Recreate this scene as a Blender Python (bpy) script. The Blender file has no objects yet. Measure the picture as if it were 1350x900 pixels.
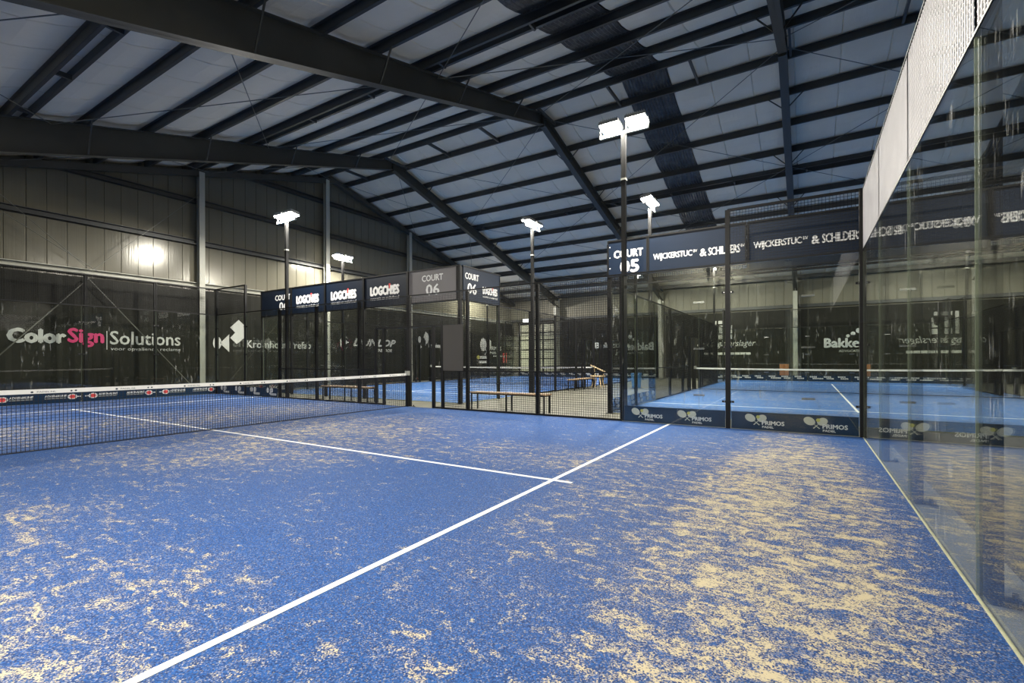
import bpy, math, random
from mathutils import Vector, Matrix
random.seed(7)
sc = bpy.context.scene
COL = sc.collection
PI = math.pi
# ------------------------------------------------------------------ camera
cam = bpy.data.cameras.new('camera'); camo = bpy.data.objects.new('camera', cam); COL.objects.link(camo)
cam.sensor_fit = 'HORIZONTAL'; cam.sensor_width = 36.0
cam.lens = 624.98 / 1350 * 36
cam.shift_y = 23.27 / 1350
cam.clip_start = 0.05; cam.clip_end = 200
yaw, rol = 0.5564, -0.0036
R_ = Vector((math.cos(yaw), math.sin(yaw), 0)); F_ = Vector((-math.sin(yaw), math.cos(yaw), 0)); Z_ = Vector((0, 0, 1))
R3 = R_ * math.cos(rol) + Z_ * math.sin(rol); U3 = -R_ * math.sin(rol) + Z_ * math.cos(rol)
camo.matrix_world = Matrix(((R3.x, U3.x, -F_.x, -0.7728), (R3.y, U3.y, -F_.y, 0.5329), (R3.z, U3.z, -F_.z, 1.2906), (0, 0, 0, 1)))
sc.camera = camo
# ------------------------------------------------------------------ world, exposure
w = bpy.data.worlds.new('world'); sc.world = w; w.use_nodes = True
w.node_tree.nodes['Background'].inputs[0].default_value = (0.010, 0.012, 0.018, 1)
w.node_tree.nodes['Background'].inputs[1].default_value = 1.0
sc.view_settings.view_transform = 'Standard'; sc.view_settings.look = 'None'
sc.view_settings.gamma = 1.0; sc.view_settings.use_curve_mapping = False
sc.view_settings.exposure = 0.14
try:
    sc.cycles.transparent_max_bounces = 48
    sc.cycles.max_bounces = 10; sc.cycles.diffuse_bounces = 4; sc.cycles.glossy_bounces = 6
    sc.cycles.caustics_reflective = False; sc.cycles.sample_clamp_indirect = 6.0
except Exception:
    pass
LAMP_W = 420.0; LAMP_COL = (1.0, 0.95, 0.85); DIFF_STR = 130.0; TILT = 0.14

# ------------------------------------------------------------------ materials
def newmat(name):
    m = bpy.data.materials.new(name); m.use_nodes = True
    nt = m.node_tree; return m, nt, nt.nodes['Principled BSDF']
def N(nt, t, **k):
    n = nt.nodes.new(t)
    for a, b in k.items(): setattr(n, a, b)
    return n
def math_(nt, op, a, b=None, clamp=False):
    n = N(nt, 'ShaderNodeMath', operation=op, use_clamp=clamp)
    for i, v in enumerate((a, b)):
        if v is None: continue
        if isinstance(v, (int, float)): n.inputs[i].default_value = v
        else: nt.links.new(v, n.inputs[i])
    return n.outputs[0]
def ramp(nt, x, lo, hi):
    n = N(nt, 'ShaderNodeMapRange', interpolation_type='SMOOTHSTEP')
    n.inputs[1].default_value = lo; n.inputs[2].default_value = hi; n.inputs[3].default_value = 0; n.inputs[4].default_value = 1
    nt.links.new(x, n.inputs[0]); return n.outputs[0]
def mixc(nt, f, a, b):
    n = N(nt, 'ShaderNodeMix', data_type='RGBA')
    if isinstance(f, (int, float)): n.inputs[0].default_value = f
    else: nt.links.new(f, n.inputs[0])
    for i, v in ((6, a), (7, b)):
        if isinstance(v, tuple): n.inputs[i].default_value = (*v, 1)
        else: nt.links.new(v, n.inputs[i])
    return n.outputs[2]
def noise(nt, vec, scale, detail=4, rough=0.55, dist=0.0):
    n = N(nt, 'ShaderNodeTexNoise'); n.inputs['Scale'].default_value = scale; n.inputs['Detail'].default_value = detail
    n.inputs['Roughness'].default_value = rough; n.inputs['Distortion'].default_value = dist
    if vec is not None: nt.links.new(vec, n.inputs['Vector'])
    return n.outputs[0]
def wpos(nt, sx=1, sy=1, sz=1):
    g = N(nt, 'ShaderNodeNewGeometry'); mp = N(nt, 'ShaderNodeMapping'); mp.inputs['Scale'].default_value = (sx, sy, sz)
    nt.links.new(g.outputs['Position'], mp.inputs[0]); return mp.outputs[0]
def bump(nt, p, h, strength, dist=0.01):
    b = N(nt, 'ShaderNodeBump'); b.inputs['Strength'].default_value = strength; b.inputs['Distance'].default_value = dist
    nt.links.new(h, b.inputs['Height']); nt.links.new(b.outputs[0], p.inputs['Normal'])
def simple(name, col, rough=0.5, metal=0.0, var=0.12, vs=3.0, spec=0.5):
    m, nt, p = newmat(name)
    n = noise(nt, wpos(nt), vs, 5)
    lo = tuple(c * (1 - var) for c in col); hi = tuple(min(1, c * (1 + var)) for c in col)
    nt.links.new(mixc(nt, n, lo, hi), p.inputs['Base Color'])
    p.inputs['Roughness'].default_value = rough; p.inputs['Metallic'].default_value = metal
    p.inputs['Specular IOR Level'].default_value = spec
    return m
M = {}
M['black'] = simple('black_powder_coat', (0.006, 0.006, 0.006), 0.45, spec=0.3)
M['wire'] = simple('wire_black', (0.008, 0.008, 0.008), 0.4, spec=0.3)
M['wire_lit'] = simple('wire_lamp_gloss', (0.80, 0.78, 0.78), 0.4, 0.1)  # mesh wire with the gloss of nearby lamps put into a pale base colour
M['steel'] = simple('frame_steel', (0.048, 0.048, 0.040), 0.5, 0, 0.2, 1.5)
M['purlin'] = simple('purlin_steel', (0.055, 0.058, 0.058), 0.45, 0.2, 0.25, 2)
M['pale_steel'] = simple('pale_steel', (0.42, 0.42, 0.36), 0.45, 0.1, 0.15, 2)
M['chrome'] = simple('clamp_chrome', (0.55, 0.55, 0.55), 0.2, 0.9)
M['navy'] = simple('navy_board', (0.005, 0.0135, 0.032), 0.45, 0, 0.1, spec=0.3)
M['navy_dark'] = simple('dark_navy_board', (0.003, 0.0085, 0.021), 0.45, 0, 0.1, spec=0.3)
M['navy_glare'] = simple('navy_board_glare', (0.16, 0.15, 0.155), 0.45, 0, 0.08)  # navy board with the lamp glare on it painted in as grey
M['film'] = simple('navy_film', (0.002, 0.019, 0.048), 0.5, 0, 0.1, spec=0.2)
M['white'] = simple('white_print', (0.80, 0.80, 0.78), 0.5, 0, 0.04)
M['dull_white'] = simple('dull_white_print', (0.55, 0.55, 0.52), 0.6, 0, 0.06)
M['faint'] = simple('faint_print', (0.24, 0.24, 0.21), 0.6, 0, 0.06)
M['pink'] = simple('magenta_print', (0.62, 0.035, 0.16), 0.5, 0, 0.05)
M['red'] = simple('red_print', (0.65, 0.05, 0.045), 0.5, 0, 0.05)
M['yellow'] = simple('yellow_print', (0.60, 0.58, 0.12), 0.5, 0, 0.05)
M['cream'] = simple('cream_print', (0.66, 0.65, 0.55), 0.5, 0, 0.05)
M['ink'] = simple('dark_print', (0.05, 0.06, 0.07), 0.5)
M['tape'] = simple('net_tape', (0.82, 0.80, 0.74), 0.6, 0, 0.06, 8)
M['cord'] = simple('net_cord', (0.008, 0.008, 0.012), 0.8)
M['line'] = simple('turf_line', (0.80, 0.80, 0.78), 0.85, 0, 0.12, 60)
M['wood'] = simple('bench_wood', (0.36, 0.24, 0.13), 0.55, 0, 0.25, 7)
M['palewood'] = simple('pale_wood', (0.66, 0.50, 0.28), 0.55, 0, 0.15, 9)
M['lampbody'] = simple('lamp_body', (0.35, 0.35, 0.34), 0.4, 0.5)
M['rubber'] = simple('rubber', (0.015, 0.015, 0.015), 0.8)
M['door'] = simple('door_panel', (0.80, 0.80, 0.62), 0.45, 0, 0.1, 1)
M['shade'] = simple('shade_panel', (0.075, 0.067, 0.057), 0.6, 0, 0.1, 1)
M['rod'] = simple('rod_steel', (0.16, 0.16, 0.14), 0.4, 0.4)
M['orange'] = simple('orange_paint', (0.42, 0.16, 0.05), 0.6)
M['bin'] = simple('bin_plastic', (0.05, 0.17, 0.42), 0.5)

def emis(name, col, s):
    m, nt, p = newmat(name)
    p.inputs['Base Color'].default_value = (0, 0, 0, 1)
    p.inputs['Emission Color'].default_value = (*col, 1); p.inputs['Emission Strength'].default_value = s
    return m
M['diffuser'] = emis('lamp_diffuser', (1, 0.97, 0.88), DIFF_STR)
M['doorlamp'] = emis('door_lamp', (1, 1, 1), 5.0)

def m_cloth():
    m, nt, p = newmat('windbreak_cloth')
    n = noise(nt, wpos(nt, 2.2, 2.2, 0.12), 2.0, 4)
    nt.links.new(mixc(nt, n, (0.0085, 0.0085, 0.0055), (0.016, 0.016, 0.0105)), p.inputs['Base Color'])
    p.inputs['Roughness'].default_value = 0.6; p.inputs['Specular IOR Level'].default_value = 0.2; return m
M['cloth'] = m_cloth()
def m_clad(name, c, rough=0.2):
    m, nt, p = newmat(name)
    n = noise(nt, wpos(nt, 3, 3, 0.15), 2.0, 4)
    nt.links.new(mixc(nt, n, tuple(x * 0.86 for x in c), c), p.inputs['Base Color'])
    p.inputs['Roughness'].default_value = rough; p.inputs['Metallic'].default_value = 0.1
    bump(nt, p, noise(nt, wpos(nt, 14, 14, 0.5), 1.5, 3), 0.35, 0.005)
    return m
M['clad'] = m_clad('wall_cladding', (0.165, 0.155, 0.115))
M['clad_matt'] = m_clad('side_wall_cladding', (0.20, 0.19, 0.145), 0.5)
def m_insul():
    m, nt, p = newmat('insulation_sheet')
    n = noise(nt, wpos(nt), 1.1, 5)
    nt.links.new(mixc(nt, n, (0.72, 0.66, 0.53), (0.86, 0.79, 0.65)), p.inputs['Base Color'])
    p.inputs['Roughness'].default_value = 0.55
    bump(nt, p, noise(nt, wpos(nt, 6, 0.8, 0.8), 2.2, 4, 0.6, 0.6), 0.5, 0.03); return m
M['insul'] = m_insul()
def m_sky():
    m, nt, p = newmat('skylight_sheet')
    n = noise(nt, wpos(nt, 1.5, 1.5, 1.5), 1.6, 7, 0.7, 1.0)
    nt.links.new(mixc(nt, ramp(nt, n, 0.4, 0.75), (0.035, 0.036, 0.038), (0.14, 0.14, 0.13)), p.inputs['Base Color'])
    p.inputs['Roughness'].default_value = 0.35; return m
M['sky'] = m_sky()
def m_concrete(name, a, b):
    m, nt, p = newmat(name)
    n1 = noise(nt, wpos(nt), 0.9, 7, 0.6, 0.8); n2 = noise(nt, wpos(nt), 35, 3)
    f = math_(nt, 'ADD', math_(nt, 'MULTIPLY', n1, 0.8), math_(nt, 'MULTIPLY', n2, 0.2))
    nt.links.new(mixc(nt, ramp(nt, f, 0.3, 0.7), a, b), p.inputs['Base Color'])
    p.inputs['Roughness'].default_value = 0.6; bump(nt, p, n2, 0.2, 0.002); return m
M['concrete'] = m_concrete('concrete_floor', (0.075, 0.073, 0.053), (0.13, 0.126, 0.092))
M['kerb'] = m_concrete('kerb_concrete', (0.19, 0.187, 0.165), (0.29, 0.283, 0.25))
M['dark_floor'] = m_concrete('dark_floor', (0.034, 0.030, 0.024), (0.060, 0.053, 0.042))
M['turf_edge'] = simple('turf_edge_backing', (0.45, 0.45, 0.30), 0.8, 0, 0.3, 20)
def m_turf(name, blobs, base, deep, lite):
    m, nt, p = newmat(name)
    P = wpos(nt); sep = N(nt, 'ShaderNodeSeparateXYZ'); nt.links.new(P, sep.inputs[0])
    reg = None
    for cx, cy, rx, ry, s in blobs:
        dx = math_(nt, 'DIVIDE', math_(nt, 'SUBTRACT', sep.outputs[0], cx), rx)
        dy = math_(nt, 'DIVIDE', math_(nt, 'SUBTRACT', sep.outputs[1], cy), ry)
        d = math_(nt, 'ADD', math_(nt, 'POWER', math_(nt, 'ABSOLUTE', dx), 2.0), math_(nt, 'POWER', math_(nt, 'ABSOLUTE', dy), 2.0))
        e = math_(nt, 'MULTIPLY', math_(nt, 'SUBTRACT', 1.0, ramp(nt, d, 0.15, 1.4)), s)
        reg = e if reg is None else math_(nt, 'MAXIMUM', reg, e)
    big = noise(nt, P, 0.55, 3, 0.5, 0.5)
    reg = math_(nt, 'ADD', reg if reg is not None else 0.0, math_(nt, 'MULTIPLY', math_(nt, 'SUBTRACT', big, 0.5), 1.0)) if reg is not None else math_(nt, 'SUBTRACT', big, 0.5)
    reg = math_(nt, 'ADD', reg, base)
    mp = N(nt, 'ShaderNodeMapping'); mp.inputs['Rotation'].default_value = (0, 0, 0.6); mp.inputs['Scale'].default_value = (1.0, 1.9, 1)
    nt.links.new(P, mp.inputs[0])
    st = noise(nt, mp.outputs[0], 5.0, 6, 0.62, 1.1)
    st2 = noise(nt, P, 12.0, 4, 0.6, 1.6)
    gr = noise(nt, P, 120, 3, 0.75)
    gr2 = noise(nt, P, 60, 2, 0.7)
    vo = N(nt, 'ShaderNodeTexVoronoi'); vo.inputs['Scale'].default_value = 165; nt.links.new(P, vo.inputs['Vector'])
    sc_ = N(nt, 'ShaderNodeSeparateColor'); nt.links.new(vo.outputs['Color'], sc_.inputs[0]); g1 = sc_.outputs[0]; g2 = sc_.outputs[1]
    c = lambda x, k: math_(nt, 'MULTIPLY', math_(nt, 'SUBTRACT', x, 0.5), k)
    s = math_(nt, 'ADD', math_(nt, 'ADD', c(st, 1.55), c(st2, 0.75)), math_(nt, 'ADD', c(g1, 0.42), c(gr, 0.3)))
    s = math_(nt, 'ADD', s, math_(nt, 'MULTIPLY', reg, 0.36))
    s = math_(nt, 'ADD', s, 0.5)
    f = math_(nt, 'MULTIPLY', ramp(nt, s, 0.56, 0.80), 0.92)
    spk = math_(nt, 'ADD', math_(nt, 'ADD', g2, c(gr, 0.6)), math_(nt, 'MULTIPLY', reg, 0.16))
    f = math_(nt, 'MAXIMUM', f, math_(nt, 'MULTIPLY', ramp(nt, spk, 0.68, 1.0), 0.36))
    blue = mixc(nt, g1, deep, lite)
    col = mixc(nt, f, blue, (0.56, 0.475, 0.29))
    nt.links.new(col, p.inputs['Base Color']); p.inputs['Roughness'].default_value = 0.75
    p.inputs['Specular IOR Level'].default_value = 0.25
    bump(nt, p, gr, 0.6, 0.006); return m
M['turf_near'] = m_turf('turf_near', [(-0.98, 5.0, 0.95, 5.6, 1.02), (-1.9, 5.2, 1.3, 4.2, 0.45), (-7.9, 5.6, 2.9, 3.4, 0.62), (-4.3, 6.0, 2.2, 1.0, 0.48), (-5.2, 1.1, 2.8, 1.3, 0.56), (-12.6, 5, 2.3, 5.5, 0.6), (-17.5, 5, 2.0, 5.5, 0.35)],
                        -0.62, (0.002, 0.021, 0.095), (0.014, 0.098, 0.34))
M['turf_far'] = m_turf('turf_far', [(0.5, 20, 3.0, 3.0, 0.05)], -0.30, (0.006, 0.072, 0.27), (0.013, 0.145, 0.48))
def m_glass():
    m = bpy.data.materials.new('court_glass'); m.use_nodes = True; nt = m.node_tree
    nt.nodes.remove(nt.nodes['Principled BSDF']); out = nt.nodes['Material Output']
    g = N(nt, 'ShaderNodeNewGeometry')
    ior = math_(nt, 'SUBTRACT', 1.5, math_(nt, 'MULTIPLY', g.outputs['Backfacing'], 0.83333))
    fr = N(nt, 'ShaderNodeFresnel'); nt.links.new(ior, fr.inputs['IOR'])
    tr = N(nt, 'ShaderNodeBsdfTransparent'); tr.inputs[0].default_value = (0.945, 0.96, 0.935, 1)
    gl = N(nt, 'ShaderNodeBsdfGlossy'); gl.inputs['Roughness'].default_value = 0.0; gl.inputs[0].default_value = (1, 1, 1, 1)
    mx = N(nt, 'ShaderNodeMixShader'); nt.links.new(fr.outputs[0], mx.inputs[0]); nt.links.new(tr.outputs[0], mx.inputs[1]); nt.links.new(gl.outputs[0], mx.inputs[2])
    # smears and ball marks: thin dust
    a = noise(nt, wpos(nt, 9, 9, 1.6), 1.7, 3, 0.6); b = noise(nt, wpos(nt, 1, 1, 0.6), 1.3, 2)
    d = math_(nt, 'MULTIPLY', math_(nt, 'MULTIPLY', ramp(nt, a, 0.61, 0.70), ramp(nt, b, 0.44, 0.62)), 0.22)
    d = math_(nt, 'ADD', d, 0.0012)
    df = N(nt, 'ShaderNodeBsdfDiffuse'); df.inputs[0].default_value = (0.7, 0.7, 0.66, 1)
    m2 = N(nt, 'ShaderNodeMixShader'); nt.links.new(d, m2.inputs[0]); nt.links.new(mx.outputs[0], m2.inputs[1]); nt.links.new(df.outputs[0], m2.inputs[2])
    nt.links.new(m2.outputs[0], out.inputs[0]); return m
M['glass'] = m_glass()
M['glass_edge'] = simple('glass_edge', (0.20, 0.23, 0.17), 0.25, 0, 0.1)

# ------------------------------------------------------------------ mesh helpers
class MB:
    def __init__(s): s.v = []; s.f = []
    def hexa(s, p):
        b = len(s.v); s.v += [tuple(q) for q in p]
        s.f += [tuple(b + i for i in q) for q in ((0, 3, 2, 1), (4, 5, 6, 7), (0, 1, 5, 4), (1, 2, 6, 5), (2, 3, 7, 6), (3, 0, 4, 7))]
        return s
    def box(s, x0, x1, y0, y1, z0, z1):
        if x0 > x1: x0, x1 = x1, x0
        if y0 > y1: y0, y1 = y1, y0
        if z0 > z1: z0, z1 = z1, z0
        return s.hexa([(x0, y0, z0), (x1, y0, z0), (x1, y1, z0), (x0, y1, z0), (x0, y0, z1), (x1, y0, z1), (x1, y1, z1), (x0, y1, z1)])
    def rod(s, a, b, r, n=6, caps=True, r2=None):
        a = Vector(a); b = Vector(b); d = (b - a).normalized()
        u = d.cross(Vector((0, 0, 1)));
        if u.length < 1e-3: u = d.cross(Vector((1, 0, 0)))
        u.normalize(); v = d.cross(u); k = len(s.v); r2 = r if r2 is None else r2
        for c, rr in ((a, r), (b, r2)):
            for i in range(n):
                t = 2 * PI * (i + 0.5) / n; s.v.append(tuple(c + (u * math.cos(t) + v * math.sin(t)) * rr))
        for i in range(n): j = (i + 1) % n; s.f.append((k + i, k + j, k + n + j, k + n + i))
        if caps: s.f.append(tuple(k + i for i in range(n))[::-1]); s.f.append(tuple(k + n + i for i in range(n)))
        return s
    def prism(s, pts, o, ux, uy, n, t):
        """polygon pts (2-D) on plane o+ux*x+uy*y, thickness t along n"""
        k = len(s.v); m = len(pts)
        for h in (0, t):
            for x, y in pts: s.v.append(tuple(o + ux * x + uy * y + n * h))
        s.f.append(tuple(range(k, k + m))[::-1]); s.f.append(tuple(range(k + m, k + 2 * m)))
        for i in range(m): j = (i + 1) % m; s.f.append((k + i, k + j, k + m + j, k + m + i))
        return s
    def mesh(s, name, mat):
        me = bpy.data.meshes.new(name); me.from_pydata(s.v, [], s.f); me.update()
        import bmesh
        bm = bmesh.new(); bm.from_mesh(me); bmesh.ops.recalc_face_normals(bm, faces=bm.faces); bm.to_mesh(me); bm.free()
        for mm in (mat if isinstance(mat, (list, tuple)) else [mat]): me.materials.append(mm)
        return me
    def build(s, name, mat, parent=None, kind=None, label=None):
        # origin moved to the centre of the bounding box bottom
        xs = [v[0] for v in s.v]; ys = [v[1] for v in s.v]; zs = [v[2] for v in s.v]
        o = Vector(((min(xs) + max(xs)) / 2, (min(ys) + max(ys)) / 2, min(zs)))
        s.v = [(a - o.x, b - o.y, c - o.z) for a, b, c in s.v]
        ob = bpy.data.objects.new(name, s.mesh(name, mat)); COL.objects.link(ob); ob.location = o
        if parent: attach(ob, parent)
        if kind: ob['kind'] = kind
        if label: ob['label'] = label
        return ob
def wmat(o):
    m = Matrix.LocRotScale(o.location, o.rotation_euler, o.scale)
    return wmat(o.parent) @ o.matrix_parent_inverse @ m if o.parent else m
def attach(ob, parent):
    ob.parent = parent; ob.matrix_parent_inverse = wmat(parent).inverted()
def empty(name, loc, label=None, cat=None, group=None, kind=None):
    o = bpy.data.objects.new(name, None); COL.objects.link(o); o.location = loc; o.empty_display_size = 0.2
    return tag(o, label, cat, group, kind)
def tag(o, label=None, cat=None, group=None, kind=None):
    if label: o['label'] = label
    if cat: o['category'] = cat
    if group: o['group'] = group
    if kind: o['kind'] = kind
    return o
def place(me, name, loc, parent, label=None):
    o = bpy.data.objects.new(name, me); COL.objects.link(o); o.location = loc; attach(o, parent)
    if label: o['label'] = label
    return o
_tc = {}
def text_geo(string, bold, shear, space):
    key = (string, 0, shear, space)
    if key in _tc: return _tc[key]
    cu = bpy.data.curves.new('txt', 'FONT'); cu.body = string; cu.size = 1; cu.shear = shear; cu.space_character = space
    cu.resolution_u = 2; cu.align_x = 'LEFT'
    ob = bpy.data.objects.new('txt', cu); COL.objects.link(ob)
    dg = bpy.context.evaluated_depsgraph_get(); dg.update()
    me = bpy.data.meshes.new_from_object(ob.evaluated_get(dg)); 
    vs = [(v.co.x, v.co.y) for v in me.vertices]; fs = [tuple(p.vertices) for p in me.polygons]
    bpy.data.objects.remove(ob); bpy.data.curves.remove(cu); bpy.data.meshes.remove(me)
    x0 = min(a for a, b in vs); x1 = max(a for a, b in vs); y0 = min(b for a, b in vs); y1 = max(b for a, b in vs)
    vs = [((a - x0) / (x1 - x0), (b - y0) / (y1 - y0)) for a, b in vs]
    _tc[key] = (vs, fs); return _tc[key]
PL = {'-Y': (Vector((1, 0, 0)), Vector((0, 0, 1)), Vector((0, -1, 0))), '+X': (Vector((0, 1, 0)), Vector((0, 0, 1)), Vector((1, 0, 0))),
      '+Y': (Vector((-1, 0, 0)), Vector((0, 0, 1)), Vector((0, 1, 0))), '-X': (Vector((0, -1, 0)), Vector((0, 0, 1)), Vector((-1, 0, 0)))}
def text(string, o, face, wd, ht, mat, parent, bold=0.0, shear=0.0, space=1.0, name='lettering', mb=None, off=0.004):
    """lower-left corner at o, facing direction face; or collected into mb"""
    vs, fs = text_geo(string, bold, shear, space); ux, uy, n = PL[face]; o = Vector(o) + n * off
    own = mb is None; mb = mb or MB(); k = len(mb.v); m = len(vs)
    bd = bold * ht * .55
    for q, (sx, sy) in enumerate(((0, 0), (bd, 0), (-bd, 0), (0, bd * .8), (0, -bd * .8)) if bold > .015 else ((0, 0),)):
        k = len(mb.v)
        for a, b in vs: mb.v.append(tuple(o + ux * (bd + a * (wd - 2 * bd) + sx) + uy * (bd + b * (ht - 2 * bd) + sy) + n * .00015 * q))
        mb.f += [tuple(k + i for i in f) for f in fs]
    if own:
        ob = flat_build(mb, name, mat, parent)
        if ht < .25: ob['kind'] = 'stuff'
        return ob
def flat_build(mb, name, mat, parent):
    me = bpy.data.meshes.new(name); me.from_pydata(mb.v, [], mb.f); me.materials.append(mat); me.update()
    ob = bpy.data.objects.new(name, me); COL.objects.link(ob)
    xs = [v[0] for v in mb.v]; ys = [v[1] for v in mb.v]; zs = [v[2] for v in mb.v]
    c = Vector(((min(xs) + max(xs)) / 2, (min(ys) + max(ys)) / 2, (min(zs) + max(zs)) / 2))
    me.transform(Matrix.Translation(-c)); ob.location = c; attach(ob, parent); return ob
def ell(cx, cy, rx, ry, n=18, rot=0):
    out = []
    for i in range(n):
        t = 2 * PI * i / n; x = rx * math.cos(t); y = ry * math.sin(t)
        out.append((cx + x * math.cos(rot) - y * math.sin(rot), cy + x * math.sin(rot) + y * math.cos(rot)))
    return out
def shape(polys, o, face, mat, parent, name='logo', off=0.002, t=0.002):
    ux, uy, n = PL[face]; mb = MB(); o = Vector(o) + n * off
    for p in polys: mb.prism(p, o, ux, uy, n, t)
    return mb.build(name, mat, parent, 'stuff' if len(polys) > 1 else None)

# ------------------------------------------------------------------ hall shell
XL, XR, YN, YF, YR = -21.0, 10.5, -1.2, 33.0, 15.9
ZR, SL = 10.28, 0.268                       # rafter top at the ridge, slope
def zt(y): return ZR - SL * abs(y - YR)
XF = [-16.68, -9.0, -1.33, 6.34]
floor = MB().box(XL, XR, YN, YF, -0.12, 0.0).build('floor', M['concrete']); floor['kind'] = 'structure'
kerb = MB().box(0.012, 0.27, -0.3, 10.3, 0.0, 0.012).build('trim_1', M['kerb']); kerb['kind'] = 'structure'
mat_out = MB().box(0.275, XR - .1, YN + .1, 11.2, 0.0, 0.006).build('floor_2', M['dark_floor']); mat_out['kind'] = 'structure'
# left wall: cladding panels 0.96 m wide with a shallow rib in the middle, girts, columns
def clad_wall(name, axis, pos, inward, a0, a1, ztop):
    root = empty(name, ((pos, (a0 + a1) / 2, 0) if axis == 'x' else ((a0 + a1) / 2, pos, 0)), kind='structure')
    n = int(round((a1 - a0) / 0.96)); wd = (a1 - a0) / n
    cache = {}
    for i in range(n):
        s0 = a0 + i * wd; s1 = s0 + wd; z0 = ztop(s0); z1 = ztop(s1)
        key = (round(z0, 4), round(z1, 4))
        if key not in cache:
            mb = MB()
            # profile along the wall: flat, groove, flat, groove
            pr = [(0.0, 0.014), (0.012, 0.0), (wd / 2 - 0.022, 0.0), (wd / 2 - 0.012, 0.014), (wd / 2 + 0.012, 0.014), (wd / 2 + 0.022, 0.0), (wd - 0.012, 0.0), (wd, 0.014)]
            m = len(pr)
            for zz in (0, 1):
                for u, d in pr:
                    z = 0.0 if zz == 0 else z0 + (z1 - z0) * u / wd
                    q = (pos - pos + inward * (0.03 - d), u, z) if axis == 'x' else (u, inward * (0.03 - d), z)
                    mb.v.append(q)
            for u, zz in ((0, 0), (wd, 0), (0, 1), (wd, 1)):
                z = 0.0 if zz == 0 else (z0 if u == 0 else z1)
                mb.v.append((-inward * 0.06, u, z) if axis == 'x' else (u, -inward * 0.06, z))
            for j in range(m - 1): mb.f.append((j, j + 1, m + j + 1, m + j))
            k = 2 * m; mb.f += [(k, k + 1, k + 3, k + 2), (0, k, k + 2, m), (m - 1, 2 * m - 1, k + 3, k + 1), tuple(range(0, m)) + (k + 1, k), tuple(range(m, 2 * m)) + (k + 3, k + 2)]
            cache[key] = mb.mesh('wall_panel', M['clad'] if axis == 'x' else M['clad_matt'])
        place(cache[key], 'wall_panel', (pos, s0, 0) if axis == 'x' else (s0, pos, 0), root)
    return root
wl = clad_wall('wall_left', 'x', XL, 1, YN, YF, lambda y: zt(y) + 0.24)
wr = clad_wall('wall_right', 'x', XR, -1, YN, YF, lambda y: zt(y) + 0.24)
wf = clad_wall('wall_far', 'y', YF, -1, XL, XR, lambda x: zt(YF) + 0.24)
wn = clad_wall('wall_near', 'y', YN, 1, XL, XR, lambda x: zt(YN) + 0.24)
for z in (4.1, 5.75, 7.35, 8.95):
    half = (zt(YR) - 0.1 - z) / SL if z > 5.6 else 99
    for wall, x, s in ((wl, XL + 0.03, 1), (wr, XR - 0.03, -1)):
        y0 = max(YN + 0.05, YR - half); y1 = min(YF - 0.05, YR + half)
        mb = MB().box(x, x + s * 0.16, y0, y1, z, z + 0.018).box(x, x + s * 0.02, y0, y1, z, z + 0.2).box(x, x + s * 0.16, y0, y1, z + 0.18, z + 0.2).box(x + s * .14, x + s * 0.16, y0, y1, z, z + .06)
        mb.build('girt', M['pale_steel'] if z < 5 else M['purlin'], wall)
for z in (4.25,):
    MB().box(XL + .1, XR - .1, YF - .19, YF - .03, z, z + .18).build('girt', M['purlin'], wf)
    MB().box(XL + .1, XR - .1, YN + .03, YN + .19, z, z + .18).build('girt', M['purlin'], wn)
for y in (4.1, 9.78, 15.45, 21.15, 26.8):
    for wall, x, s in ((wl, XL + 0.03, 1), (wr, XR - 0.03, -1)):
        h = zt(y) - 0.08; X0 = x + s * .16; mb = MB()
        mb.box(X0, X0 + s * .012, y - .1, y + .1, 0, h).box(X0 + s * .2, X0 + s * .212, y - .1, y + .1, 0, h).box(X0, X0 + s * .2, y - .008, y + .008, 0, h)
        mb.build('column', M['pale_steel'], wall)
# end-wall rafters (channel under the sheets)
for wall, x, s in ((wl, XL + .16, 1), (wr, XR - .16, -1)):
    for e in (YN, YF):
        mb = MB(); zz = zt(e)
        mb.hexa([(x, YR, ZR - .22), (x + s * .2, YR, ZR - .22), (x + s * .2, e, zz - .22), (x, e, zz - .22), (x, YR, ZR), (x + s * .2, YR, ZR), (x + s * .2, e, zz), (x, e, zz)])
        mb.build('end_rafter', M['steel'], wall)
# bracing rods on the left wall
for (a, b) in (((6.33, 3.95), (9.55, 0.1)), ((6.33, 3.95), (3.2, -0.0)), ((6.4, 4.2), (3.4, 7.0)), ((6.4, 4.2), (9.6, 7.6)), ((6.6, 4.2), (4.4, 5.6))):
    MB().rod((-20.52, a[0], a[1]), (-20.52, b[0], max(.05, b[1])), 0.016 if b[1] < 4 else 0.009, 6).build('brace_rod', M['rod'], wl)

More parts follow.
